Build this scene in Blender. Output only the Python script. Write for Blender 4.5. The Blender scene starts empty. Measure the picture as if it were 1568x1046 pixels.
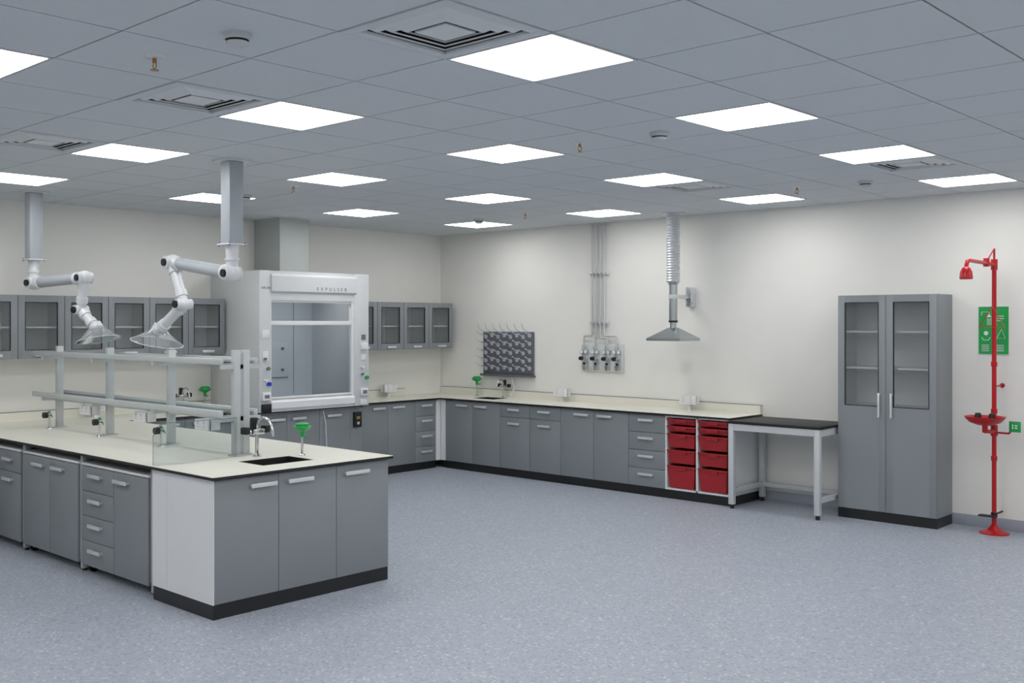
import bpy, bmesh, math
from mathutils import Vector, Matrix
D2R=math.radians
def lin(c):
    c=c/255.0
    return c/12.92 if c<=0.04045 else ((c+0.055)/1.055)**2.4
def rgb(r,g,b): return (lin(r),lin(g),lin(b),1.0)

# ---------------------------------------------------------------- materials
def pm(name,col,rough=0.5,metal=0.0,var=0.04,scale=12.0,bump=0.0,spec=0.5,coat=0.0):
    m=bpy.data.materials.new(name); m.use_nodes=True
    nt=m.node_tree; N=nt.nodes; L=nt.links
    b=N['Principled BSDF']
    tc=N.new('ShaderNodeTexCoord'); no=N.new('ShaderNodeTexNoise')
    no.inputs['Scale'].default_value=scale; no.inputs['Detail'].default_value=3
    L.new(tc.outputs['Object'],no.inputs['Vector'])
    cr=N.new('ShaderNodeValToRGB')
    cr.color_ramp.elements[0].position=0.3; cr.color_ramp.elements[1].position=0.7
    cr.color_ramp.elements[0].color=tuple(max(0,c*(1-var)) for c in col[:3])+(1,)
    cr.color_ramp.elements[1].color=tuple(min(1,c*(1+var)) for c in col[:3])+(1,)
    L.new(no.outputs['Fac'],cr.inputs['Fac']); L.new(cr.outputs['Color'],b.inputs['Base Color'])
    b.inputs['Roughness'].default_value=rough; b.inputs['Metallic'].default_value=metal
    b.inputs['Specular IOR Level'].default_value=spec
    if bump>0:
        n2=N.new('ShaderNodeTexNoise'); n2.inputs['Scale'].default_value=180
        L.new(tc.outputs['Object'],n2.inputs['Vector'])
        bp=N.new('ShaderNodeBump'); bp.inputs['Strength'].default_value=bump; bp.inputs['Distance'].default_value=0.002
        L.new(n2.outputs['Fac'],bp.inputs['Height']); L.new(bp.outputs['Normal'],b.inputs['Normal'])
    return m
def glassmat(name,tint,refl=0.12,haze=0.0,hazecol=(0.6,0.6,0.6,1)):
    m=bpy.data.materials.new(name); m.use_nodes=True
    nt=m.node_tree; N=nt.nodes; L=nt.links
    for n in list(N): N.remove(n)
    out=N.new('ShaderNodeOutputMaterial'); tr=N.new('ShaderNodeBsdfTransparent'); gl=N.new('ShaderNodeBsdfGlossy')
    tr.inputs['Color'].default_value=tint; gl.inputs['Roughness'].default_value=0.03
    lw=N.new('ShaderNodeLayerWeight'); lw.inputs['Blend'].default_value=refl
    mx=N.new('ShaderNodeMixShader'); L.new(lw.outputs['Fresnel'],mx.inputs['Fac'])
    L.new(tr.outputs[0],mx.inputs[1]); L.new(gl.outputs[0],mx.inputs[2])
    if haze>0:
        df=N.new('ShaderNodeBsdfDiffuse'); df.inputs['Color'].default_value=hazecol
        m2=N.new('ShaderNodeMixShader'); m2.inputs['Fac'].default_value=haze
        L.new(mx.outputs[0],m2.inputs[1]); L.new(df.outputs[0],m2.inputs[2]); L.new(m2.outputs[0],out.inputs['Surface'])
    else: L.new(mx.outputs[0],out.inputs['Surface'])
    return m
def emis(name,col,s):
    m=bpy.data.materials.new(name); m.use_nodes=True
    nt=m.node_tree; N=nt.nodes
    for n in list(N): N.remove(n)
    out=N.new('ShaderNodeOutputMaterial'); e=N.new('ShaderNodeEmission')
    e.inputs['Color'].default_value=col; e.inputs['Strength'].default_value=s
    nt.links.new(e.outputs[0],out.inputs['Surface']); return m
def floormat():
    m=bpy.data.materials.new('speckled_vinyl'); m.use_nodes=True
    nt=m.node_tree; N=nt.nodes; L=nt.links; b=N['Principled BSDF']
    tc=N.new('ShaderNodeTexCoord')
    v=N.new('ShaderNodeTexVoronoi'); v.inputs['Scale'].default_value=75; L.new(tc.outputs['Object'],v.inputs['Vector'])
    sep=N.new('ShaderNodeSeparateColor'); L.new(v.outputs['Color'],sep.inputs['Color'])
    cr=N.new('ShaderNodeValToRGB'); cr.color_ramp.interpolation='CONSTANT'
    e=cr.color_ramp.elements
    e[0].position=0; e[0].color=rgb(143,150,163)
    e[1].position=0.14; e[1].color=rgb(160,166,178)
    for p,c in ((0.5,rgb(164,170,181)),(0.80,rgb(157,163,175)),(0.94,rgb(188,192,198))):
        x=e.new(p); x.color=c
    L.new(sep.outputs[0],cr.inputs['Fac'])
    n=N.new('ShaderNodeTexNoise'); n.inputs['Scale'].default_value=1.3; n.inputs['Detail'].default_value=4
    L.new(tc.outputs['Object'],n.inputs['Vector'])
    mr=N.new('ShaderNodeMapRange'); mr.inputs['To Min'].default_value=0.96; mr.inputs['To Max'].default_value=1.03
    L.new(n.outputs['Fac'],mr.inputs['Value'])
    mx=N.new('ShaderNodeMix'); mx.data_type='RGBA'; mx.blend_type='MULTIPLY'; mx.inputs[0].default_value=1
    L.new(cr.outputs['Color'],mx.inputs[6]); L.new(mr.outputs[0],mx.inputs[7])
    L.new(mx.outputs[2],b.inputs['Base Color'])
    b.inputs['Roughness'].default_value=0.42; b.inputs['Specular IOR Level'].default_value=0.35
    return m

FLOOR=floormat()
WALL=pm('wall_paint_offwhite',rgb(231,230,225),0.75,var=0.012,scale=3)
CEIL=pm('ceiling_tile_white',rgb(207,212,216),0.9,var=0.012,scale=40,bump=0.25)
TBAR=pm('ceiling_grid_metal',rgb(66,70,74),0.6)
VOIDSHADE=pm('void_and_slot_shade',rgb(40,42,44),0.9)  # dark void backing, also the painted shade in diffuser slots
BLADE=pm('diffuser_blade_white',rgb(222,225,227),0.5,var=0.01)
DETW=pm('detector_casing',rgb(196,199,202),0.5,var=0.01)
GREY=pm('cabinet_grey_laminate',rgb(136,141,145),0.42,var=0.012,scale=5,spec=0.4)
GREYD=pm('cabinet_grey_edge',rgb(112,117,122),0.5)
WHITE=pm('white_melamine',rgb(228,229,230),0.4,var=0.01)
WHITEI=pm('cabinet_interior_grey',rgb(205,208,208),0.5,var=0.01)
BLACK=pm('black_plinth',rgb(26,27,29),0.35)
BLK2=pm('black_rubber',rgb(18,18,20),0.5)
CREAM=pm('worktop_cream_laminate',rgb(225,223,211),0.38,var=0.015,scale=60)
SILV=pm('brushed_silver',rgb(218,220,223),0.3,metal=0.35,var=0.02)
CHROME=pm('chrome',rgb(205,208,210),0.14,metal=1.0,var=0.02)
STEEL=pm('stainless_steel',rgb(190,196,198),0.22,metal=1.0,var=0.03,scale=4)
PIPE=pm('pipe_pale_metal',rgb(200,203,203),0.3,metal=0.5,var=0.02)
ALU=pm('light_alloy_rack',rgb(190,195,196),0.4,metal=0.15,var=0.02)
ARM=pm('arm_white_plastic',rgb(214,216,220),0.35,var=0.01)
COLG=pm('column_light_grey',rgb(168,174,180),0.45,var=0.02)
HOODG=pm('fume_hood_grey',rgb(206,209,211),0.4,var=0.01)
HOODL=pm('fume_hood_liner',rgb(208,213,219),0.35,var=0.01)
DUCT=pm('duct_casing_grey',rgb(184,189,187),0.55,var=0.01)
RED=pm('tray_red_plastic',rgb(166,32,40),0.38,var=0.05)
REDP=pm('shower_red_paint',rgb(182,14,24),0.3,var=0.03)
GREEN=pm('safety_green',rgb(22,160,76),0.4,var=0.03)
BLUE=pm('knob_blue',rgb(30,60,190),0.4)
PEGB=pm('pegboard_dark_grey',rgb(96,100,108),0.5,var=0.03)
PEGW=pm('peg_pale_plastic',rgb(186,188,192),0.4)
BRASS=pm('brass',rgb(180,140,80),0.3,metal=0.9)
FLEX=pm('flex_duct_foil',rgb(215,218,220),0.35,metal=0.5)
BSB=pm('skirting_vinyl',rgb(156,161,172),0.5,var=0.05,scale=90)
ORANGE=pm('label_ochre',rgb(170,130,70),0.5)
DTXT=pm('dark_lettering',rgb(80,84,90),0.5)
GLASS=glassmat('cabinet_glass',(0.88,0.9,0.91,1),0.18,0.13,(0.5,0.52,0.53,1))
GLASSC=glassmat('clear_glass',(0.90,0.93,0.94,1),0.14)
ACRY=glassmat('acrylic_dome',(0.88,0.9,0.92,1),0.3,0.18,(0.8,0.82,0.86,1))
LED=emis('led_diffuser',(1.0,0.995,0.985,1),10.2)
HOODFILL=emis('hood_fill_light',(1.0,1.0,1.0,1),5.0)  # added fill emission for the hood interior

# ---------------------------------------------------------------- builder
class B:
    def __init__(s,name,M=None):
        s.name=name; s.bm=bmesh.new(); s.mats=[]; s.M=M if M is not None else Matrix()
    def mi(s,m):
        if m not in s.mats: s.mats.append(m)
        return s.mats.index(m)
    def merge(s,t,mat):
        k=s.mi(mat); mp={}
        for v in t.verts: mp[v]=s.bm.verts.new(s.M@v.co)
        for f in t.faces:
            try:
                nf=s.bm.faces.new([mp[v] for v in f.verts]); nf.material_index=k
            except ValueError: pass
        t.free()
    def box(s,x0,x1,y0,y1,z0,z1,mat,bev=0.0):
        t=bmesh.new()
        vs=[t.verts.new((x,y,z)) for z in (z0,z1) for y in (y0,y1) for x in (x0,x1)]
        for a in ((0,2,3,1),(4,5,7,6),(0,1,5,4),(2,6,7,3),(0,4,6,2),(1,3,7,5)):
            t.faces.new([vs[i] for i in a])
        if bev>0: bmesh.ops.bevel(t,geom=list(t.edges),offset=bev,segments=2,affect='EDGES',profile=0.5)
        s.merge(t,mat); return s
    def poly(s,pts,ext,mat):
        t=bmesh.new(); e=Vector(ext)
        a=[t.verts.new(p) for p in pts]; b=[t.verts.new(Vector(p)+e) for p in pts]; n=len(pts)
        t.faces.new(a[::-1]); t.faces.new(b)
        for i in range(n): t.faces.new((a[i],a[(i+1)%n],b[(i+1)%n],b[i]))
        bmesh.ops.recalc_face_normals(t,faces=list(t.faces))
        s.merge(t,mat); return s
    def quad(s,pts,mat):
        t=bmesh.new(); t.faces.new([t.verts.new(p) for p in pts]); s.merge(t,mat); return s
    def tube(s,pts,r,mat,seg=12,closed=False,caps=True):
        pts=[Vector(p) for p in pts]; n=len(pts)
        rs=r if isinstance(r,(list,tuple)) else [r]*n
        t=bmesh.new(); rings=[]
        prevn=None
        for i,p in enumerate(pts):
            if closed: d=(pts[(i+1)%n]-pts[i-1])
            elif i==0: d=pts[1]-p
            elif i==n-1: d=p-pts[i-1]
            else: d=(pts[i+1]-p).normalized()+(p-pts[i-1]).normalized()
            if d.length<1e-9: d=Vector((0,0,1))
            d.normalize()
            if prevn is None:
                a=Vector((0,0,1)) if abs(d.z)<0.9 else Vector((1,0,0))
                nn=d.cross(a).normalized()
            else:
                nn=(prevn-d*prevn.dot(d))
                nn=nn.normalized() if nn.length>1e-6 else d.orthogonal().normalized()
            prevn=nn; bb=d.cross(nn)
            rings.append([t.verts.new(p+(nn*math.cos(2*math.pi*k/seg)+bb*math.sin(2*math.pi*k/seg))*rs[i]) for k in range(seg)])
        m=n if closed else n-1
        for i in range(m):
            A=rings[i]; C=rings[(i+1)%n]
            for k in range(seg): t.faces.new((A[k],A[(k+1)%seg],C[(k+1)%seg],C[k]))
        if caps and not closed:
            t.faces.new(rings[0][::-1]); t.faces.new(rings[-1])
        s.merge(t,mat); return s
    def cyl(s,p0,p1,r,mat,seg=20,r2=None):
        return s.tube([p0,p1],[r,r if r2 is None else r2],mat,seg)
    def lathe(s,prof,o,ax,mat,seg=28):
        o=Vector(o); ax=Vector(ax).normalized(); u=ax.orthogonal().normalized(); w=ax.cross(u)
        t=bmesh.new(); rings=[]
        for (r,h) in prof:
            if r<1e-5: rings.append([t.verts.new(o+ax*h)])
            else: rings.append([t.verts.new(o+ax*h+(u*math.cos(2*math.pi*k/seg)+w*math.sin(2*math.pi*k/seg))*r) for k in range(seg)])
        for i in range(len(rings)-1):
            A,C=rings[i],rings[i+1]
            for k in range(seg):
                k2=(k+1)%seg
                if len(A)==1 and len(C)==1: continue
                if len(A)==1: t.faces.new((A[0],C[k2],C[k]))
                elif len(C)==1: t.faces.new((A[k],A[k2],C[0]))
                else: t.faces.new((A[k],A[k2],C[k2],C[k]))
        s.merge(t,mat); return s
    def ball(s,c,r,mat,seg=18):
        n=8
        return s.lathe([(r*math.sin(math.pi*i/n),-r*math.cos(math.pi*i/n)) for i in range(n+1)],c,(0,0,1),mat,seg)
    def done(s,parent=None):
        me=bpy.data.meshes.new(s.name); 
        cs=[v.co for v in s.bm.verts]
        lo=Vector((min(c.x for c in cs),min(c.y for c in cs),min(c.z for c in cs)))
        hi=Vector((max(c.x for c in cs),max(c.y for c in cs),max(c.z for c in cs)))
        o=Vector(((lo.x+hi.x)/2,(lo.y+hi.y)/2,lo.z))
        for v in s.bm.verts: v.co-=o
        for f in s.bm.faces: f.smooth=True
        s.bm.to_mesh(me); s.bm.free()
        for m in s.mats: me.materials.append(m)
        me.set_sharp_from_angle(angle=D2R(32))
        ob=bpy.data.objects.new(s.name,me); ob.location=o
        bpy.context.scene.collection.objects.link(ob)
        if parent is not None:
            ob.parent=parent; ob.location=o-parent.location
        return ob
def TR(x,y,z=0,rot=0): return Matrix.Translation((x,y,z))@Matrix.Rotation(D2R(rot),4,'Z')

H=2.94; RX=11.36; RY=-11.34; BH=0.865
# ---------------------------------------------------------------- room shell
B('floor').box(0,RX,RY,0,-0.1,0,FLOOR).done()
B('wall_left').box(-0.15,0,RY,0,-0.1,3.1,WALL).done()
B('wall_back').box(-0.15,RX+0.15,0,0.15,-0.1,3.1,WALL).done()
B('wall_right').box(RX,RX+0.15,RY,0,-0.1,3.1,WALL).done()
B('wall_front').box(-0.15,RX+0.15,RY-0.15,RY,-0.1,3.1,WALL).done()
def skirt(n,x0,x1,y0,y1): B(n).box(x0,x1,y0,y1,0.0,0.1,BSB,0.002).done()
skirt('baseboard_back',4.625,RX,-0.006,0)
skirt('baseboard_right',RX-0.006,RX,RY,-0.007)
skirt('baseboard_front',0,RX-0.007,RY,RY+0.006)
skirt('baseboard_left',0,0.006,RY+0.007,-8.2)

LX=[1.46+1.8*i for i in range(6)]; LY=[-0.84-1.8*j for j in range(6)]
lights=[(x,y) for x in LX for y in LY]
diffs=[(6.86,-6.84),(5.06,-6.84),(3.26,-6.84),(6.86,-2.04),(5.06,-2.04)]
skip=set((round(x,2),round(y,2)) for x,y in lights+diffs)
c=B('ceiling')
c.box(0,RX,RY,0,3.08,3.1,VOIDSHADE)
g=0.0045
for i in range(20):
    x0=-0.04+0.6*i; x1=x0+0.6
    for j in range(20):
        y1=0.06-0.6*j; y0=y1-0.6
        if (round((x0+x1)/2,2),round((y0+y1)/2,2)) in skip: continue
        a,b_,d,e=max(0,x0+g),min(RX,x1-g),max(RY,y0+g),min(0,y1-g)
        if b_-a<0.01 or e-d<0.01: continue
        c.box(a,b_,d,e,H,H+0.02,CEIL)
for i in range(1,19):
    x=-0.04+0.6*i; c.box(x-0.01,x+0.01,RY,0,H+0.006,H+0.016,TBAR)
for j in range(1,19):
    y=0.06-0.6*j; c.box(0,RX,y-0.01,y+0.01,H+0.0065,H+0.0155,TBAR)
c.done()
for (x,y) in lights:
    b=B('ceiling_light_panel')
    s=0.293; e=0.283
    b.box(x-s,x+s,y-s,y-e,H-0.003,H+0.03,WHITE); b.box(x-s,x+s,y+e,y+s,H-0.003,H+0.03,WHITE)
    b.box(x-s,x-e,y-e,y+e,H-0.003,H+0.03,WHITE); b.box(x+e,x+s,y-e,y+e,H-0.003,H+0.03,WHITE)
    b.box(x-e,x+e,y-e,y+e,H,H+0.025,LED)
    b.done()
# four-way louvre diffusers: nested flared blades rising outwards round a blank centre plate
for (x,y) in diffs:
    b=B('ceiling_air_diffuser')
    s=0.294; e=0.238
    for q in ((-s,s,-s,-e),(-s,s,e,s),(-s,-e,-e,e),(e,s,-e,e)):
        b.box(x+q[0],x+q[1],y+q[2],y+q[3],H-0.004,H+0.012,CEIL,0.002)
    b.box(x-e-.01,x+e+.01,y-e-.01,y+e+.01,H+0.115,H+0.12,VOIDSHADE)
    for q in ((-e-.005,e+.005,-e-.005,-e),(-e-.005,e+.005,e,e+.005),(-e-.005,-e,-e,e),(e,e+.005,-e,e)):
        b.box(x+q[0],x+q[1],y+q[2],y+q[3],H+0.012,H+0.115,VOIDSHADE)
    P=[(-1,-1),(1,-1),(1,1),(-1,1)]
    def ringq(r0,z0,r1,z1,m):
        for k in range(4):
            p,q=P[k],P[(k+1)%4]
            b.quad([(x+p[0]*r0,y+p[1]*r0,z0),(x+q[0]*r0,y+q[1]*r0,z0),(x+q[0]*r1,y+q[1]*r1,z1),(x+p[0]*r1,y+p[1]*r1,z1)],m)
    for i_ in (0.192,0.150,0.108):
        ringq(i_,H-0.004,i_+0.036,H+0.016,BLADE)
        ringq(i_-0.0005,H-0.004,i_-0.0005,H+0.003,BLADE)
        ringq(i_-0.0005,H+0.003,i_+0.036,H+0.020,VOIDSHADE)  # upper blade faces coloured near-black to stand in for slot shade
    b.box(x-0.085,x+0.085,y-0.085,y+0.085,H-0.004,H+0.002,BLADE)
    b.done()
for (x,y) in ((6.25,-7.40),(6.26,-4.4),(6.26,-1.4),(1.93,-1.33),(1.9,-4.38)):
    b=B('smoke_detector')
    b.lathe([(0,0),(0.056,0),(0.056,-0.02),(0.047,-0.026)],(x,y,H),(0,0,1),DETW)
    b.lathe([(0.043,-0.024),(0.043,-0.036)],(x,y,H),(0,0,1),BLK2)
    b.lathe([(0.045,-0.034),(0.043,-0.044),(0.03,-0.052),(0,-0.054)],(x,y,H),(0,0,1),DETW)
    b.done()
for (x,y) in ((5.7,-7.45),(5.7,-4.45),(5.7,-1.45),(2.7,-4.45),(2.7,-1.45)):
    b=B('fire_sprinkler')
    b.lathe([(0,0),(0.045,0),(0.042,-0.006),(0.02,-0.01),(0,-0.01)],(x,y,H),(0,0,1),SILV)
    b.cyl((x,y,H-0.008),(x,y,H-0.03),0.009,BRASS,12)
    b.tube([(x-0.01,y,H-0.028),(x-0.014,y,H-0.045),(x,y,H-0.06)],0.0025,BRASS,6)
    b.tube([(x+0.01,y,H-0.028),(x+0.014,y,H-0.045),(x,y,H-0.06)],0.0025,BRASS,6)
    b.lathe([(0,-0.058),(0.018,-0.06),(0.018,-0.063),(0,-0.063)],(x,y,H),(0,0,1),BRASS)
    b.done()

# ---------------------------------------------------------------- cabinetry
def handle(b,x0,x1,z,yf=0.0):
    b.box(x0,x1,yf-0.032,yf-0.024,z-0.013,z+0.013,SILV,0.002)
    for x in (x0+0.012,x1-0.012): b.box(x-0.006,x+0.006,yf-0.025,yf,z-0.008,z+0.008,SILV)
def cabinet(name,M,w,D,z1,fronts,kz=0.09,side=GREY,kick=True,top=None):
    b=B(name,M); t=0.018; e=0.0008
    b.box(e,t,0.0195,D,kz,z1,side); b.box(w-t,w-e,0.0195,D,kz,z1,side)
    b.box(t,w-t,0.0195,D,kz,kz+t,WHITEI); b.box(t,w-t,D-0.008,D,kz+t,z1,WHITEI)
    b.box(t,w-t,0.0195,0.08,z1-0.018,z1-0.002,WHITEI)
    if kick: b.box(e,w-e,0.006,D-0.01,0,kz-0.0005,BLACK)
    for f in fronts:
        x0,x1,a0,a1,h=f
        b.box(x0+0.002,x1-0.002,0,0.018,a0+0.002,a1-0.002,GREY,0.0012)
        if h: handle(b,h[0],h[1],h[2])
    return b
Z0,Z1=0.09,0.84
hz=0.785
def doors2(w,x=0.0):
    m=x+w/2
    return [(x,m,Z0,Z1,(m-0.25,m-0.06,hz)),(m,x+w,Z0,Z1,(m+0.06,m+0.25,hz))]
def drawers(x0,x1,a0=Z0,a1=Z1,n=4):
    s=(a1-a0)/n; m=(x0+x1)/2
    return [(x0,x1,a0+s*i,a0+s*(i+1),(m-0.09,m+0.09,a0+s*(i+1)-0.06)) for i in range(n)]
def drdoor(x0,x1):
    m=(x0+x1)/2
    return [(x0,x1,0.69,Z1,(m-0.085,m+0.085,0.78)),(x0,x1,Z0,0.69,(m-0.085,m+0.085,0.62))]
def bw(x): return TR(x,-0.62)
b=B('corner_filler_post'); b.box(0.622,0.706,-0.618,-0.600,0.09,0.84,WHITE); b.box(0.600,0.619,-0.70,-0.62,0.09,0.84,WHITE)
b.box(0.61,0.706,-0.598,-0.02,0,0.09,BLACK); b.done()
cabinet('base_cabinet',bw(0.71),0.90,0.60,0.844,doors2(0.9)).done()
cabinet('base_cabinet',bw(1.61),0.90,0.60,0.844,drdoor(0,0.45)+drdoor(0.45,0.9)).done()
cabinet('base_cabinet',bw(2.51),0.91,0.60,0.844,doors2(0.91)).done()
cabinet('drawer_cabinet',bw(3.42),0.45,0.60,0.844,drawers(0,0.45)).done()
b=B('tray_storage_unit',bw(3.87)); w=0.74
for a,c_ in ((0.001,0.022),(0.359,0.381),(0.718,0.739)): b.box(a,c_,0,0.60,0.09,0.844,WHITE)
b.box(0.022,0.718,0,0.60,0.09,0.108,WHITE); b.box(0.022,0.718,0,0.60,0.826,0.844,WHITE); b.box(0.022,0.718,0.585,0.6,0.108,0.826,WHITE)
b.box(0.001,0.739,0.006,0.59,0,0.089,BLACK)
for cx in (0.19,0.55):
    for (z0,z1) in ((0.758,0.815),(0.685,0.742),(0.525,0.665),(0.365,0.50),(0.115,0.34)):
        hw=0.164; tp=0.012+0.07*(z1-z0)
        t=bmesh.new()
        lo=[(cx-hw+tp,0.012),(cx+hw-tp,0.012),(cx+hw-tp,0.42),(cx-hw+tp,0.42)]
        hi=[(cx-hw+0.008,-0.004),(cx+hw-0.008,-0.004),(cx+hw-0.008,0.43),(cx-hw+0.008,0.43)]
        A=[t.verts.new((p[0],p[1],z0)) for p in lo]; C=[t.verts.new((p[0],p[1],z1-0.012)) for p in hi]
        t.faces.new(A[::-1])
        for k in range(4): t.faces.new((A[k],A[(k+1)%4],C[(k+1)%4],C[k]))
        b.merge(t,RED)
        b.box(cx-hw,cx+hw,-0.02,0.01,z1-0.014,z1,RED,0.003)
        b.box(cx-hw,cx-hw+0.012,0.01,0.43,z1-0.014,z1-0.004,RED); b.box(cx+hw-0.012,cx+hw,0.01,0.43,z1-0.014,z1-0.004,RED)
        hh=min(0.03,(z1-z0)*0.4)
        b.box(cx-0.06,cx+0.06,-0.016,0.002,z1-0.014-hh,z1-0.012,RED,0.002)
b.done()
def lw(y,x=0.62): return TR(x,y,0,90)
cabinet('base_cabinet',lw(-2.02),0.97,0.60,0.844,[(0.0,0.52,Z0,Z1,(0.27,0.46,hz)),(0.52,0.97,Z0,Z1,(0.58,0.77,hz))]).done()
cabinet('drawer_cabinet',lw(-1.05),0.345,0.60,0.844,drawers(0,0.345)).done()
for y,w in ((-4.215,0.66),(-4.875,0.66)):
    cabinet('base_cabinet',lw(y),w,0.60,0.844,doors2(w)).done()
for y in (-7.25,-8.15): cabinet('base_cabinet',lw(y),0.9,0.60,0.844,doors2(0.9)).done()

def slab(b,x0,x1,y0,y1,hole=None):
    parts=[(x0,x1,y0,y1)]
    if hole:
        a,c_,d,e=hole
        parts=[(x0,a,y0,y1),(c_,x1,y0,y1),(a,c_,y0,d),(a,c_,e,y1)]
    for p in parts:
        b.box(p[0],p[1],p[2],p[3],0.845,0.8625,BLACK); b.box(p[0],p[1],p[2],p[3],0.8625,BH,CREAM)
b=B('back_counter_worktop'); slab(b,0.001,4.625,-0.655,-0.001,(0.98,1.34,-0.44,-0.16))
b.box(0.02,4.625,-0.014,-0.001,BH,0.95,CREAM); b.box(0.02,4.625,-0.0145,-0.001,0.95,0.954,BLACK)
b.box(4.613,4.625,-0.05,-0.014,BH,0.95,CREAM); b.done()
b=B('corner_counter_worktop'); slab(b,0.001,0.655,-2.035,-0.657); b.box(0.001,0.014,-2.035,-0.657,BH,0.95,CREAM); b.box(0.001,0.0145,-2.035,-0.657,0.95,0.954,BLACK); b.done()
b=B('side_counter_worktop'); slab(b,0.001,0.655,-8.2,-3.545); b.box(0.001,0.014,-8.2,-3.545,BH,0.95,CREAM); b.box(0.001,0.0145,-8.2,-3.545,0.95,0.954,BLACK); b.done()
b=B('peninsula_worktop'); slab(b,0.657,4.39,-6.32,-4.86,(3.88,4.17,-5.80,-5.38)); b.done()
def sink(x0,x1,y0,y1,dep=0.13):
    b=B('bench_sink'); t=0.012; z1=BH-0.0005; z0=z1-dep; g=0.0015
    x0+=g;x1-=g;y0+=g;y1-=g
    b.box(x0,x1,y0,y1,z0,z0+t,BLK2); b.box(x0,x0+t,y0,y1,z0+t,z1,BLK2); b.box(x1-t,x1,y0,y1,z0+t,z1,BLK2)
    b.box(x0+t,x1-t,y0,y0+t,z0+t,z1,BLK2); b.box(x0+t,x1-t,y1-t,y1,z0+t,z1,BLK2)
    b.cyl(((x0+x1)/2,(y0+y1)/2,z0+t),((x0+x1)/2,(y0+y1)/2,z0+t+0.004),0.03,CHROME)
    b.done()
sink(3.88,4.17,-5.80,-5.38); sink(0.98,1.34,-0.44,-0.16)

b=cabinet('peninsula_end_cabinet',TR(4.36,-6.29,0,90),1.41,0.71,0.844,
 [(0,0.475,Z0,Z1,(0.25,0.445,0.782)),(0.475,0.945,Z0,Z1,(0.535,0.735,0.782)),(0.945,1.41,Z0,Z1,(1.005,1.215,0.782))],side=WHITE)
b.box(-0.006,0.0005,0.0005,0.535,0.09,0.84,WHITE); b.box(-0.006,0.0005,0.538,0.71,0.09,0.84,WHITE)
b.box(-0.004,0.04,0.004,0.70,0,0.0895,BLACK)
b.done()
for x in (3.64,2.66,1.68): cabinet('base_cabinet',TR(x,-4.89,0,180),0.97,0.5,0.844,doors2(0.97)).done()
for x in (3.585,2.59,1.615,0.70):
    b=B('worktop_support_leg'); b.box(x-0.018,x+0.018,-6.26,-6.21,0.02,0.8445,ALU,0.003); b.box(x-0.018,x+0.018,-6.21,-5.45,0.80,0.8445,ALU)
    b.cyl((x,-6.235,0),(x,-6.235,0.02),0.016,BLK2); b.box(x-0.018,x+0.018,-5.52,-5.45,0.0,0.80,ALU); b.done()
def mobile(x,w,fronts):
    b=B('mobile_storage_unit',TR(x,-6.275)); 
    b.box(0,0.018,0.0195,0.62,0.085,0.772,WHITE); b.box(w-0.018,w,0.0195,0.62,0.085,0.772,WHITE)
    b.box(0.018,w-0.018,0.0195,0.62,0.085,0.10,WHITE); b.box(0.018,w-0.018,0.61,0.62,0.1,0.772,WHITE)
    b.box(-0.002,w+0.002,-0.002,0.62,0.772,0.790,WHITE,0.002)
    for f in fronts:
        b.box(f[0]+0.002,f[1]-0.002,0,0.018,f[2]+0.002,f[3]-0.002,GREY,0.0012)
        if f[4]: handle(b,*f[4])
    for cx in (0.05,w-0.05):
        for cy in (0.07,0.55):
            b.cyl((cx-0.012,cy,0.036),(cx+0.012,cy,0.036),0.036,BLK2,18)
            b.box(cx-0.018,cx-0.013,cy-0.02,cy+0.02,0.03,0.086,SILV); b.box(cx+0.013,cx+0.018,cy-0.02,cy+0.02,0.03,0.086,SILV)
            b.box(cx-0.02,cx+0.02,cy-0.022,cy+0.022,0.076,0.0855,SILV)
    b.done()
m0,m1=0.06,0.768
mobile(2.615,0.945,drawers(0,0.475,m0,m1)+[(0.475,0.945,m0,m1,(0.51,0.70,0.708))])
mobile(1.64,0.925,[(0,0.462,m0,m1,(0.20,0.39,0.708)),(0.462,0.925,m0,m1,(0.53,0.72,0.708))])
mobile(0.73,0.86,[(0,0.43,m0,m1,(0.12,0.3,0.708)),(0.43,0.86,0.60,m1,(0.56,0.73,0.70)),(0.43,0.86,m0,0.60,(0.56,0.73,0.54))])

def gdoor(b,x0,x1,z0,z1,fr=0.06,frb=0.06,g1=None,y=0.0):
    g1=g1 if g1 is not None else z1-fr
    gz0=z0+frb
    x0+=0.002;x1-=0.002;z0+=0.002;z1-=0.002
    b.box(x0,x0+fr,y,y+0.018,z0,z1,GREY,0.001); b.box(x1-fr,x1,y,y+0.018,z0,z1,GREY,0.001)
    b.box(x0+fr,x1-fr,y,y+0.018,g1,z1,GREY); b.box(x0+fr,x1-fr,y,y+0.018,z0,gz0,GREY)
    t=0.006; a,c_=x0+fr,x1-fr
    b.box(a,a+t,y-0.001,y+0.014,gz0,g1,BLK2); b.box(c_-t,c_,y-0.001,y+0.014,gz0,g1,BLK2)
    b.box(a+t,c_-t,y-0.001,y+0.014,g1-t,g1,BLK2); b.box(a+t,c_-t,y-0.001,y+0.014,gz0,gz0+t,BLK2)
    b.quad([(a+t,y+0.008,gz0+t),(c_-t,y+0.008,gz0+t),(c_-t,y+0.008,g1-t),(a+t,y+0.008,g1-t)],GLASS)
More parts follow.
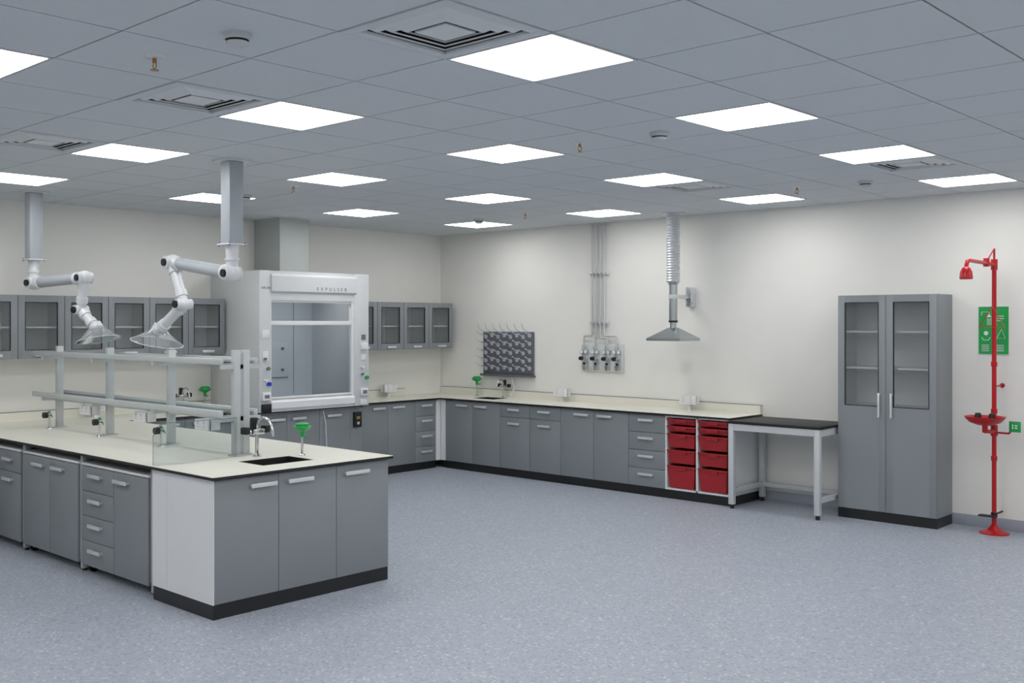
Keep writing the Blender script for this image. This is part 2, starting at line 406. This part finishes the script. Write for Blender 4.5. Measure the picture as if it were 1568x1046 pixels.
def wallcab(y,w):
    b=B('wall_cabinet',TR(0.33,y,0,90)); D=0.328; z0,z1=1.462,2.045; t=0.016
    b.box(0.0008,t,0.0195,D,z0,z1,GREY); b.box(w-t,w-0.0008,0.0195,D,z0,z1,GREY)
    b.box(t,w-t,0.0195,D,z0,z0+t,WHITEI); b.box(t,w-t,0.0195,D,z1-t,z1,GREY); b.box(t,w-t,D-0.008,D,z0+t,z1-t,WHITE)
    b.box(t,t+0.002,0.02,D-0.008,z0+t,z1-t,WHITEI); b.box(w-t-0.002,w-t,0.02,D-0.008,z0+t,z1-t,WHITEI)
    b.box(t,w-t,0.07,D-0.008,1.74,1.756,WHITE)
    gdoor(b,0,w,z0,z1,0.062,0.075)
    handle(b,w/2-0.07,w/2+0.07,z0+0.032)
    b.done()
for k in range(4): wallcab(-0.54-0.433*k,0.431)
for k in range(8): wallcab(-4.00-0.44*k,0.438)

b=B('tall_glazed_cabinet',TR(5.58,-0.385)); w=0.88; D=0.375; z1=2.042; t=0.018
b.box(0,t,0.0195,D,0.09,z1,GREY); b.box(w-t,w,0.0195,D,0.09,z1,GREY)
b.box(t,w-t,0.0195,D,0.09,0.108,WHITEI); b.box(t,w-t,0.0195,D,z1-t,z1,GREY); b.box(t,w-t,D-0.008,D,0.108,z1-t,WHITE)
b.box(t,t+0.002,0.02,D-0.008,0.108,z1-t,WHITEI); b.box(w-t-0.002,w-t,0.02,D-0.008,0.108,z1-t,WHITEI)
b.box(0.001,w-0.001,0.004,D,0,0.089,BLACK)
for z in (0.4,0.7,1.02,1.37,1.70): b.box(t,w-t,0.05,D-0.008,z,z+0.018,WHITE)
for x0 in (0,w/2): gdoor(b,x0,x0+w/2,0.09,z1-0.002,0.062,0.945)
for x in (w/2-0.055,w/2+0.055):
    b.box(x-0.009,x+0.009,-0.032,-0.024,0.94,1.16,SILV,0.002)
    for z in (0.955,1.145): b.box(x-0.006,x+0.006,-0.025,0,z-0.006,z+0.006,SILV)
b.done()

b=B('lab_table'); TT=0.846
x0,x1,y0,y1=4.635,5.555,-0.71,-0.05
b.box(x0-0.003,x1+0.003,y0-0.005,y1,TT-0.026,TT,BLK2,0.003)
TW=pm('table_frame_white',rgb(200,204,206),0.35,var=0.01)
for x in (x0+0.003,x1-0.055):
    for y in (y0,y1-0.055):
        b.box(x,x+0.052,y,y+0.052,0.04,TT-0.026,TW,0.003); b.cyl((x+0.026,y+0.026,0),(x+0.026,y+0.026,0.04),0.02,BLK2)
    b.box(x+0.004,x+0.048,y0+0.052,y1-0.055,0.15,0.19,TW); b.box(x+0.004,x+0.048,y0+0.052,y1-0.055,TT-0.09,TT-0.026,TW)
b.box(x0+0.055,x1-0.055,y0+0.005,y0+0.045,TT-0.09,TT-0.026,TW); b.box(x0+0.055,x1-0.055,y1-0.05,y1-0.01,TT-0.09,TT-0.026,TW)
b.box(x0+0.055,x1-0.055,y1-0.05,y1-0.01,0.15,0.19,TW)
b.done()

# ---------------------------------------------------------------- fume hood
b=cabinet('fume_hood_base_cabinet',TR(0.80,-3.525,0,90),1.47,0.79,0.844,
 [(0,0.42,Z0,0.83,(0.2,0.38,0.77)),(0.42,0.86,Z0,0.83,(0.48,0.66,0.77)),(0.86,1.30,Z0,0.83,(0.95,1.15,0.77)),(1.30,1.47,Z0,0.83,None)])
b.box(-0.0,1.47,-0.015,0.79,0.845,0.8645,BLACK)
b.box(1.33,1.44,-0.03,-0.001,0.62,0.79,BLK2,0.004); b.box(1.36,1.41,-0.034,-0.03,0.71,0.74,ORANGE); b.box(1.37,1.40,-0.036,-0.03,0.65,0.68,SILV)
b.tube([(0.90,-0.012,0.83),(0.92,-0.03,0.70),(0.93,-0.03,0.5),(0.95,-0.03,0.3),(1.0,-0.012,0.12)],0.004,WHITE,8)
b.done()
b=B('fume_hood'); yl,yr=-3.53,-2.05; il,ir=-3.385,-2.262; F=0.907; zt=2.332; zb=0.866
b.box(0.002,F,yl,il,zb,zt,HOODG,0.006); b.box(0.002,F,ir,yr,zb,zt,HOODG,0.006)
b.box(0.002,0.03,il,ir,zb,zt,HOODG)
b.box(0.03,F-0.004,il,ir,zt-0.02,zt-0.001,HOODG)
b.box(F-0.05,F-0.004,il,ir,2.026,zt-0.02,HOODG)
b.poly([(F-0.004,il,2.10),(F+0.018,il,2.12),(F+0.018,il,zt-0.055),(F-0.004,il,zt-0.03)],(0,ir-il+0.02,0),HOODG)
b.box(0.03,F-0.01,il,ir,zb,0.90,HOODL); 
b.poly([(F-0.06,il,0.90),(F+0.01,il,0.90),(F+0.01,il,0.965),(F-0.02,il,0.995),(F-0.06,il,0.96)],(0,ir-il,0),WHITE)
b.box(0.14,0.15,il,ir,0.96,2.15,HOODL)
b.box(0.151,0.162,il+0.10,ir-0.35,1.18,1.58,HOODL,0.003); b.box(0.162,0.166,il+0.10,ir-0.35,1.17,1.178,GREYD)
for (yy,zz) in ((il+0.18,1.5),(ir-0.43,1.5),(il+0.18,1.26),(ir-0.43,1.26)): b.cyl((0.162,yy,zz),(0.175,yy,zz),0.016,GREYD,12)
b.box(0.151,0.153,ir-0.27,ir-0.264,0.98,2.1,GREYD)
b.box(0.15,0.84,il,ir,2.18,2.2,HOODL)
b.box(0.66,0.78,il+0.15,ir-0.15,2.165,2.179,HOODFILL)  # unseen strip behind the header, added to brighten the hood interior
for q in ((il,il+0.014),(ir-0.03,ir)): b.box(0.845,0.895,q[0],q[1],0.985,2.026,WHITE)
b.box(0.858,0.892,il+0.014,ir-0.03,1.765,1.81,WHITE,0.003); b.box(0.858,0.892,il+0.014,ir-0.03,0.995,1.02,WHITE,0.002)
b.quad([(0.874,il+0.014,1.02),(0.874,ir-0.03,1.02),(0.874,ir-0.03,1.765),(0.874,il+0.014,1.765)],GLASSC)
b.quad([(0.852,il+0.014,1.77),(0.852,ir-0.03,1.77),(0.852,ir-0.03,2.03),(0.852,il+0.014,2.03)],GLASSC)
b.box(0.845,0.893,il,ir,2.005,2.027,SILV)
b.box(0.88,0.9,il+0.02,ir-0.04,0.998,1.006,SILV)
def knob(y,z,m,r=0.022): b.cyl((F-0.001,y,z),(F+0.012,y,z),r*1.2,HOODL,18); b.cyl((F+0.012,y,z),(F+0.04,y,z),r,m,18)
cy=-3.455
b.box(F,F+0.008,cy-0.045,cy+0.045,1.63,1.72,WHITE,0.003); 
b.box(F,F+0.006,cy-0.035,cy+0.035,1.40,1.50,WHITE,0.002)
knob(cy+0.02,1.32,GREYD,0.018); knob(cy-0.02,1.42,GREYD,0.014); knob(cy+0.03,1.16,BLUE,0.022); knob(cy-0.01,1.20,WHITE,0.014)
b.box(F,F+0.03,cy-0.05,cy+0.05,0.99,1.075,WHITE,0.004); b.box(F+0.03,F+0.032,cy-0.03,cy+0.03,1.015,1.05,GREYD)
b.box(F,F+0.035,cy-0.055,cy+0.055,0.87,0.955,BLK2,0.004)
cy=-2.13
b.box(F,F+0.03,cy-0.045,cy+0.045,1.49,1.57,WHITE,0.004); b.box(F,F+0.006,cy-0.03,cy+0.03,1.60,1.66,GREYD)
b.box(F,F+0.006,cy-0.03,cy+0.03,1.38,1.44,WHITE); knob(cy+0.03,1.18,GREEN,0.022); knob(cy-0.03,1.30,WHITE,0.014); knob(cy-0.03,1.22,GREYD,0.014)
b.box(F,F+0.03,cy-0.045,cy+0.045,0.98,1.06,WHITE,0.004); b.box(F+0.03,F+0.032,cy-0.03,cy+0.03,1.0,1.04,GREYD)
b.box(F,F+0.01,cy-0.05,cy+0.05,0.88,0.94,WHITE,0.003)
hood=b.done()
def text(body,size,loc,parent,sp=1.0):
    cu=bpy.data.curves.new('lettering','FONT'); cu.body=body; cu.size=size; cu.space_character=sp; cu.extrude=0.0006
    o=bpy.data.objects.new('tmp',cu); bpy.context.scene.collection.objects.link(o)
    bpy.context.view_layer.update()
    me=bpy.data.meshes.new_from_object(o.evaluated_get(bpy.context.evaluated_depsgraph_get()))
    bpy.data.objects.remove(o)
    me.materials.clear(); me.materials.append(DTXT)
    q=bpy.data.objects.new('lettering',me); bpy.context.scene.collection.objects.link(q)
    q.rotation_euler=(D2R(90),0,D2R(90)); q.parent=parent; q.location=Vector(loc)-parent.location
text('EXPULSER',0.052,(F+0.0185,-2.80,2.135),hood,2.0)
text('AIRLAB',0.035,(F+0.001,-3.51,2.14),hood,1.0)
b=B('fume_extract_duct_casing'); b.box(0.001,0.48,-2.96,-2.57,2.334,H-0.02,DUCT,0.003); b.box(0.001,0.49,-2.97,-2.56,H-0.02,H-0.001,DUCT); b.done()

# ---------------------------------------------------------------- taps etc
def labtap(x,y,z,yaw,s=1.0):
    M=TR(x,y,z,yaw)@Matrix.Scale(s,4)
    b=B('lab_tap',M)
    b.lathe([(0,0),(0.028,0),(0.028,0.008),(0.014,0.016),(0.012,0.02)],(0,0,0),(0,0,1),CHROME)
    b.cyl((0,0,0.012),(0,0,0.15),0.0115,CHROME)
    b.box(-0.022,0.022,-0.05,0.05,0.14,0.175,CHROME,0.006)
    for sg in (-1,1):
        b.cyl((0,sg*0.05,0.158),(-0.01,sg*0.075,0.165),0.010,CHROME)
        b.box(-0.04,0.014,sg*0.088-0.02,sg*0.088+0.02,0.145,0.19,BLK2,0.008)
    b.tube([(0.0,0,0.17),(0.0,0,0.20),(0.02,0,0.235),(0.06,0,0.25),(0.10,0,0.235),(0.125,0,0.20),(0.135,0,0.165)],0.009,CHROME,12)
    b.cyl((0.133,0,0.172),(0.142,0,0.135),0.012,CHROME,12,0.007)
    b.box(-0.045,-0.005,-0.02,0.02,0.17,0.245,BLK2,0.006)
    b.done()
labtap(3.76,-5.56,BH,10,1.1); labtap(1.2,-0.10,BH,-90,0.9); labtap(0.13,-3.95,BH,0,1.0)
def eyewash(x,y,z,s=1.0):
    b=B('bench_eyewash',TR(x,y,z)@Matrix.Scale(s,4))
    b.lathe([(0,0),(0.024,0),(0.024,0.006),(0.012,0.012)],(0,0,0),(0,0,1),CHROME)
    b.cyl((0,0,0.01),(0,0,0.17),0.009,CHROME); b.cyl((0,0,0.13),(0,0,0.175),0.014,GREEN,16)
    b.lathe([(0.014,0.165),(0.045,0.182),(0.062,0.20),(0.06,0.206),(0.045,0.195),(0,0.19)],(0,0,0),(0,0,1),GREEN)
    b.lathe([(0.044,0.196),(0.046,0.222),(0.03,0.228),(0,0.229)],(0,0,0),(0,0,1),GREEN)
    b.cyl((0,0,0.14),(0.05,0,0.135),0.007,GREEN,10)
    b.done()
eyewash(3.93,-5.30,BH,1.0); eyewash(0.78,-0.13,BH,1.1); eyewash(0.13,-3.68,BH,1.1)
def socketface(b,x0,x1,z0,z1,y):
    b.box(x0,x1,y,y+0.03,z0,z1,WHITE,0.004)
    w=x1-x0
    for f in (0.27,0.73):
        cx=x0+w*f
        b.box(cx-0.003,cx+0.003,y-0.001,y+0.002,z0+0.042,z0+0.054,GREYD)
        b.box(cx-0.014,cx-0.008,y-0.001,y+0.002,z0+0.022,z0+0.028,GREYD); b.box(cx+0.008,cx+0.014,y-0.001,y+0.002,z0+0.022,z0+0.028,GREYD)
        b.box(cx-0.008,cx+0.008,y-0.004,y+0.002,z1-0.022,z1-0.008,WHITEI)
def pedsocket(M):
    b=B('pedestal_socket',M)
    b.cyl((0,0.03,0),(0,0.03,0.07),0.018,WHITE); b.lathe([(0,0),(0.03,0),(0.028,0.012),(0.018,0.014)],(0,0.03,0),(0,0,1),WHITE)
    b.box(-0.1,0.1,0.0,0.065,0.062,0.155,WHITE,0.004); socketface(b,-0.1,0.1,0.062,0.155,-0.012)
    b.done()
pedsocket(TR(2.13,-0.14,BH)); pedsocket(TR(3.84,-0.14,BH)); pedsocket(TR(0.13,-1.02,BH,90)); pedsocket(TR(0.13,-4.9,BH,90)); pedsocket(TR(0.13,-6.9,BH,90))

b=B('acrylic_splash_screen')
pts=[(3.66,-6.30,BH),(3.66,-5.66,BH),(3.66,-5.66,BH+0.27),(3.66,-6.22,BH+0.27),(3.66,-6.28,BH+0.245),(3.66,-6.30,BH+0.19)]
b.poly(pts,(0.006,0,0),GLASSC)
b.tube([(3.663,-6.30,BH+0.003),(3.663,-6.30,BH+0.19),(3.663,-6.28,BH+0.245),(3.663,-6.22,BH+0.27),(3.663,-5.66,BH+0.27)],0.0022,GREYD,6)
b.done()

# ---------------------------------------------------------------- reagent rack
b=B('reagent_shelf_rack'); ry=-5.60
px=[3.62,2.70,1.74,0.82]
b.box(3.60,3.64,ry-0.065,ry-0.012,BH+0.012,1.60,ALU,0.004); b.box(3.60,3.64,ry+0.012,ry+0.065,BH+0.012,1.60,ALU,0.004)
b.box(3.585,3.655,ry-0.08,ry+0.08,BH,BH+0.012,ALU); b.box(3.605,3.635,ry-0.012,ry+0.012,BH+0.012,1.58,COLG)
for x in px[1:]:
    b.box(x-0.02,x+0.02,ry-0.03,ry+0.03,BH+0.01,1.585,ALU,0.004); b.box(x-0.03,x+0.03,ry-0.06,ry+0.06,BH,BH+0.01,ALU)
for z in (1.50,1.14):
    for yy in (ry-0.16,ry+0.125): b.box(0.62,3.60,yy,yy+0.035,z,z+0.042,ALU,0.004)
    b.box(0.62,3.595,ry-0.125,ry+0.125,z+0.012,z+0.02,GLASSC)
    for x in px: 
        b.box(x-0.015,x+0.015,ry-0.16,ry+0.16,z-0.03,z,ALU)
b.box(0.62,3.60,ry-0.03,ry+0.03,1.105,1.139,ALU)
for x in (1.56,2.45,3.33):
    b.box(x-0.085,x+0.085,ry-0.12,ry-0.03,1.03,1.105,WHITE,0.004); 
    socketface(b,x-0.085,x+0.085,1.03,1.105,ry-0.135)
b.done()
for x in px[1:]:
    b=B('gas_tap',TR(x+0.06,ry-0.12,BH))
    b.lathe([(0,0),(0.024,0),(0.02,0.01),(0.01,0.014)],(0,0,0),(0,0,1),CHROME)
    b.cyl((0,0,0.01),(0,0,0.12),0.009,CHROME); b.box(-0.018,0.018,-0.018,0.018,0.10,0.14,CHROME,0.004)
    b.cyl((0,-0.018,0.12),(0,-0.055,0.12),0.026,BLK2,16); b.cyl((0,0,0.14),(0,0,0.155),0.012,GREEN,12)
    b.tube([(0.018,0,0.12),(0.05,0,0.118),(0.065,0,0.10)],[0.007,0.006,0.004],CHROME,10)
    b.done()

# ---------------------------------------------------------------- extraction arms
def exarm(cx,cy,J,dish,axis,s=1.0):
    b=B('articulated_extraction_arm')
    zb=2.35
    b.box(cx-0.1,cx+0.1,cy-0.1,cy+0.1,H-0.012,H-0.0005,ARM,0.002)
    b.box(cx-0.058,cx+0.058,cy-0.058,cy+0.058,zb,H-0.012,COLG,0.008)
    b.box(cx-0.075,cx+0.075,cy-0.075,cy+0.075,zb-0.012,zb,ARM,0.003)
    for sx in (-1,1):
        for sy in (-1,1): b.cyl((cx+sx*0.065,cy+sy*0.065,zb-0.02),(cx+sx*0.065,cy+sy*0.065,zb+0.008),0.006,GREYD,8)
    b.cyl((cx,cy,zb-0.012),(cx,cy,zb-0.09),0.05,ARM,24,0.042)
    e1=Vector((cx,cy,J[0]))
    b.cyl((cx,cy,zb-0.08),e1,0.042,ARM,20); b.cyl((cx,cy,zb-0.10),(cx,cy,zb-0.12),0.05,ARM,20)
    pts=[e1]+[Vector(p) for p in J[1:]]+[Vector(dish)]
    for i,p in enumerate(pts[:-1]):
        r=0.062 if i<2 else 0.05
        b.ball(p,r,ARM)
        q=pts[i+1]; d=(q-p).normalized()
        rr=0.047 if i==0 else 0.040
        b.cyl(p,q,rr,ARM if i!=0 else COLG,20,rr*0.95)
        b.cyl(p+d*0.04,p+d*0.09,rr+0.01,ARM,20); b.cyl(q-d*0.11,q-d*0.06,rr+0.008,ARM,20)
        nrm=d.cross(Vector((0,0,1))); 
        if nrm.length<0.2: nrm=Vector((0,1,0))
        nrm.normalize()
        if nrm.y>0: nrm=-nrm
        b.cyl(p-nrm*0.06,p+nrm*0.068,r*0.78,ARM,20)
        b.cyl(p+nrm*0.068,p+nrm*0.084,0.028,BLK2,16)
    a=Vector(axis).normalized(); dd=Vector(dish)
    b.lathe([(0.040,-0.06),(0.052,-0.03),(0.065,0.0)],dd,a,ARM)
    b.lathe([(0.05,-0.03),(0.065,-0.005),(0.10,0.025),(0.145*s,0.06),(0.19*s,0.085),(0.2*s,0.095)],dd,a,ACRY,36)
    u=a.orthogonal().normalized(); v=a.cross(u)
    b.tube([dd+a*0.094+(u*math.cos(2*math.pi*k/36)+v*math.sin(2*math.pi*k/36))*0.2*s for k in range(36)],0.003,ARM,6,closed=True)
    b.done()
exarm(3.50,-5.59,[2.14,(2.72,-5.60,2.247),(2.88,-5.60,1.93)],(2.52,-5.60,1.73),(-0.22,-0.05,-1))
exarm(0.75,-5.80,[2.14,(1.40,-5.65,2.17),(1.33,-5.65,1.90)],(1.53,-5.61,1.74),(0.22,0.05,-1),0.9)

# ---------------------------------------------------------------- back wall items
b=B('glassware_drying_rack')
b.box(0.80,1.62,-0.035,-0.003,1.15,1.68,PEGB,0.006)
d=Vector((0,-0.9,0.42)).normalized()
for r in range(5):
    for k in range(8):
        x=0.85+0.103*k; z=1.215+0.10*r+(0.02 if k%2 else 0)
        if x>1.6: continue
        p=Vector((x,-0.034,z)); b.cyl(p,p+d*0.09,0.008,PEGW,8,0.006); b.ball(p+d*0.092,0.010,PEGW,10); b.cyl(p,p+Vector((0,-0.008,0)),0.026,PEGW,16)
for k in range(7):
    p=Vector((0.85+0.12*k,-0.034,1.66)); b.tube([p,p+d*0.14,p+d*0.15+Vector((0,-0.02,0.06))],0.004,PEGW,6)
for k in range(5):
    p=Vector((0.805,-0.02,1.22+0.1*k)); b.tube([p,p+Vector((-0.03,-0.05,0.03)),p+Vector((-0.05,-0.10,0.06))],0.0035,PEGW,6)
b.box(0.78,1.64,-0.075,-0.003,1.125,1.149,PEGB,0.003)
b.tube([(1.30,-0.05,1.13),(1.32,-0.06,1.05),(1.37,-0.09,1.0),(1.38,-0.12,0.95),(1.37,-0.16,0.90)],0.006,ARM,8)
b.done()

b=B('gas_supply_pipework')
xs=[2.52,2.575,2.63,2.685]; tx=[2.40,2.56,2.72,2.86]
for x,q in zip(xs,tx):
    zb=1.60+ (0.02 if q in (2.56,2.72) else 0.04)
    b.tube([(x,-0.04,H-0.001),(x,-0.04,zb+0.03),(x+(q-x)*0.1,-0.04,zb),(x+(q-x)*0.9,-0.04,zb),(q,-0.04,zb-0.03),(q,-0.04,1.50)],0.012,PIPE,10)
for z in (2.36,1.79):
    b.box(2.47,2.735,-0.022,-0.002,z-0.022,z+0.022,SILV,0.002)
    for x in xs: b.box(x-0.018,x+0.018,-0.06,-0.018,z-0.014,z+0.014,PIPE,0.003)
b.box(2.47,2.735,-0.05,-0.002,H-0.02,H-0.001,SILV)
b.box(2.345,2.935,-0.018,-0.002,1.222,1.545,WHITEI,0.002)
for q in tx:
    b.box(q-0.04,q+0.04,-0.028,-0.018,1.25,1.52,PIPE,0.003)
    b.cyl((q,-0.028,1.38),(q,-0.09,1.38),0.026,CHROME,20); b.cyl((q,-0.09,1.38),(q,-0.12,1.38),0.022,BLK2,16)
    for sx in (-0.03,0.03): 
        b.cyl((q+sx,-0.028,1.455),(q+sx,-0.055,1.455),0.024,CHROME,18); b.cyl((q+sx,-0.055,1.455),(q+sx,-0.057,1.455),0.020,WHITE,18)
    b.cyl((q,-0.028,1.29),(q,-0.06,1.29),0.015,CHROME,14); b.cyl((q,-0.05,1.30),(q,-0.05,1.245),0.008,BRASS,10); b.cyl((q+0.02,-0.06,1.32),(q+0.02,-0.075,1.32),0.014,BLK2,12)
b.done()

b=B('canopy_extract_hood'); hx,hy=3.795,-0.35
n=52; zt_=H-0.001; zb_=2.215
b.tube([(hx,hy,zt_-(zt_-zb_)*i/n) for i in range(n+1)],[0.072 if i%2 else 0.063 for i in range(n+1)],FLEX,24)
b.lathe([(0.063,0),(0.12,0),(0.12,-0.008),(0.07,-0.01)],(hx,hy,H-0.001),(0,0,1),SILV)
b.cyl((hx,hy,2.23),(hx,hy,2.19),0.07,STEEL,28,0.046)
b.cyl((hx,hy,2.20),(hx,hy,1.80),0.043,STEEL,28); b.cyl((hx,hy,1.80),(hx,hy,1.72),0.034,STEEL,28)
b.cyl((hx,hy,1.815),(hx,hy,1.795),0.048,BLK2,28)
s0,s1,z0,z1=0.20,0.038,1.628,1.74
P=[(-1,-1),(1,-1),(1,1),(-1,1)]
for k in range(4):
    p,q=P[k],P[(k+1)%4]
    b.quad([(hx+p[0]*s0,hy+p[1]*s0,z0),(hx+q[0]*s0,hy+q[1]*s0,z0),(hx+q[0]*s1,hy+q[1]*s1,z1),(hx+p[0]*s1,hy+p[1]*s1,z1)],STEEL)
    b.quad([(hx+p[0]*s0,hy+p[1]*s0,z0-0.025),(hx+q[0]*s0,hy+q[1]*s0,z0-0.025),(hx+q[0]*s0,hy+q[1]*s0,z0),(hx+p[0]*s0,hy+p[1]*s0,z0)],STEEL)
    b.quad([(hx+p[0]*(s0-.01),hy+p[1]*(s0-.01),z0-0.024),(hx+q[0]*(s0-.01),hy+q[1]*(s0-.01),z0-0.024),(hx+q[0]*s1,hy+q[1]*s1,z1-0.01),(hx+p[0]*s1,hy+p[1]*s1,z1-0.01)],STEEL)
b.box(hx-0.02,hx+0.02,hy+0.045,-0.02,2.045,2.085,SILV,0.003); b.lathe([(0.044,-0.02),(0.05,-0.02),(0.05,0.02),(0.044,0.02)],(hx,hy,2.065),(0,0,1),SILV)
b.box(hx-0.03,hx+0.06,-0.02,-0.002,1.96,2.17,SILV,0.003); b.box(hx-0.02,hx-0.012,-0.08,-0.02,1.96,2.17,SILV); b.box(hx+0.042,hx+0.05,-0.08,-0.02,1.96,2.17,SILV)
b.cyl((hx-0.02,-0.06,2.0),(hx+0.05,-0.06,2.0),0.008,CHROME,10)
b.done()

# ---------------------------------------------------------------- safety shower
b=B('emergency_shower'); sx,sy=6.87,-0.22
b.lathe([(0,0),(0.115,0),(0.115,0.012),(0.06,0.03),(0.035,0.06),(0.022,0.075)],(sx,sy,0),(0,0,1),REDP)
b.cyl((sx,sy,0.03),(sx,sy,2.30),0.0185,REDP,18)
b.cyl((sx,sy,2.24),(sx,sy,2.33),0.027,REDP,18); b.cyl((sx,sy,2.33),(sx,sy,2.42),0.009,REDP,12)
for z in (0.62,1.02,1.42): b.cyl((sx,sy,z),(sx,sy,z+0.04),0.025,REDP,18)
b.tube([(sx,sy,2.285),(sx,sy-0.60,2.295),(sx,sy-0.66,2.285),(sx,sy-0.685,2.25),(sx,sy-0.69,2.21)],0.016,REDP,14)
b.lathe([(0.018,0.04),(0.03,0.03),(0.045,0.0),(0.05,-0.05),(0.045,-0.06),(0,-0.06)],(sx,sy-0.69,2.2),(0,0,1),REDP)
b.tube([(sx,sy,2.42),(sx,sy-0.10,2.36),(sx,sy-0.22,2.295)],0.005,REDP,8)
b.cyl((sx,sy-0.2,2.26),(sx,sy-0.2,2.33),0.024,REDP,14)
b.tube([(sx+0.02,sy-0.2,2.29),(sx+0.03,sy-0.1,2.28),(sx+0.02,sy-0.06,2.20),(sx+0.01,sy-0.06,1.93)],0.004,REDP,8)
b.tube([(sx,sy-0.06,1.93),(sx-0.10,sy-0.06,1.75),(sx+0.10,sy-0.06,1.75)],0.0065,REDP,8,closed=True)
bc=(sx-0.02,sy-0.17,0.93)
b.lathe([(0,0),(0.06,0.002),(0.12,0.025),(0.155,0.065),(0.16,0.075),(0.148,0.072),(0.10,0.035),(0,0.015)],bc,(0,0,1),REDP,32)
b.cyl((bc[0],bc[1],0.87),(bc[0],bc[1],0.935),0.022,REDP,16); b.tube([(bc[0],bc[1],0.88),(sx,sy-0.06,0.87),(sx,sy,0.87)],0.017,REDP,12)
b.cyl((sx,sy,0.83),(sx,sy,0.92),0.028,REDP,16)
for o in (-0.055,0.055):
    b.cyl((bc[0]+o,bc[1],0.95),(bc[0]+o,bc[1],1.0),0.012,REDP,12); b.lathe([(0,0.04),(0.022,0.035),(0.028,0.01),(0.028,0)],(bc[0]+o,bc[1],0.995),(0,0,1),BLK2,16)
b.tube([(sx,sy,0.86),(sx+0.12,sy-0.02,0.86),(sx+0.16,sy-0.02,0.91)],0.009,REDP,10)
b.box(sx+0.125,sx+0.215,sy-0.035,sy-0.025,0.875,0.965,GREEN,0.002)
b.box(sx+0.15,sx+0.158,sy-0.037,sy-0.034,0.90,0.94,WHITE); b.box(sx+0.17,sx+0.19,sy-0.037,sy-0.034,0.905,0.915,WHITE); b.box(sx+0.17,sx+0.19,sy-0.037,sy-0.034,0.925,0.935,WHITE)
b.cyl((sx,sy,0.14),(sx,sy,0.18),0.025,BLK2,14); b.box(sx-0.10,sx+0.02,sy-0.10,sy-0.03,0.15,0.162,BLK2,0.003); b.tube([(sx,sy,0.16),(sx,sy+0.215,0.16)],0.008,BLK2,8)
b.tube([(sx,sy,1.25),(sx,sy+0.218,1.25)],0.008,REDP,8); b.lathe([(0,0),(0.02,0),(0.02,0.006),(0,0.006)],(sx,-0.008,1.25),(0,1,0),REDP,14)
b.done()
b=B('emergency_shower_sign'); a0,a1,z0,z1=6.675,6.925,1.515,1.935
b.box(a0,a1,-0.006,-0.001,z0,z1,WHITE); b.box(a0+0.004,a1-0.004,-0.008,-0.006,z0+0.004,z1-0.004,GREEN)
def sg(x0_,x1_,q0,q1): b.box(a0+x0_,a0+x1_,-0.0095,-0.008,z0+q0,z0+q1,WHITE)
for i in range(4): sg(0.03,0.09,0.03+0.016*i,0.035+0.016*i)
for i in range(4): sg(0.14,0.21,0.03+0.016*i,0.035+0.016*i)
# shower pictogram (head, spray lines) and eyewash pictogram
b.tube([(a0+0.03,-0.0085,z0+0.34),(a0+0.03,-0.0085,z0+0.37),(a0+0.09,-0.0085,z0+0.37),(a0+0.09,-0.0085,z0+0.345)],0.003,WHITE,6)
b.poly([(a0+0.07,-0.0095,z0+0.325),(a0+0.11,-0.0095,z0+0.325),(a0+0.098,-0.0095,z0+0.345),(a0+0.082,-0.0095,z0+0.345)],(0,0.0015,0),WHITE)
for k in range(4): sg(0.074+0.01*k,0.077+0.01*k,0.255,0.315)
b.cyl((a0+0.065,-0.0095,z0+0.185),(a0+0.065,-0.008,z0+0.185),0.018,WHITE,18)
b.tube([(a0+0.03,-0.0085,z0+0.15),(a0+0.045,-0.0085,z0+0.125),(a0+0.085,-0.0085,z0+0.125),(a0+0.10,-0.0085,z0+0.15)],0.003,WHITE,6)
b.tube([(a0+0.15,-0.0085,z0+0.14),(a0+0.19,-0.0085,z0+0.22),(a0+0.22,-0.0085,z0+0.14)],0.003,WHITE,6,closed=True)
sg(0.15,0.21,0.33,0.336); sg(0.15,0.21,0.31,0.316); sg(0.15,0.19,0.29,0.296)
b.done()

# ---------------------------------------------------------------- world / camera
w=bpy.data.worlds.new('World'); bpy.context.scene.world=w; w.use_nodes=True
w.node_tree.nodes['Background'].inputs[0].default_value=(0.6,0.65,0.7,1); w.node_tree.nodes['Background'].inputs[1].default_value=0.3
cam=bpy.data.cameras.new('camera'); co=bpy.data.objects.new('camera',cam); bpy.context.scene.collection.objects.link(co)
co.location=(9.75,-9.76,1.79)
yaw=math.atan2(0.7152,-0.699)-math.pi/2
co.rotation_euler=(math.pi/2,0,yaw)
cam.sensor_width=36; cam.lens=36*1592/1568
cam.shift_x=92/1568; cam.shift_y=-28.5/1568
cam.clip_start=0.05; cam.clip_end=100
bpy.context.scene.camera=co
try:
    bpy.context.scene.view_settings.view_transform='Standard'
    bpy.context.scene.view_settings.look='None'
except Exception as ex: print(ex)
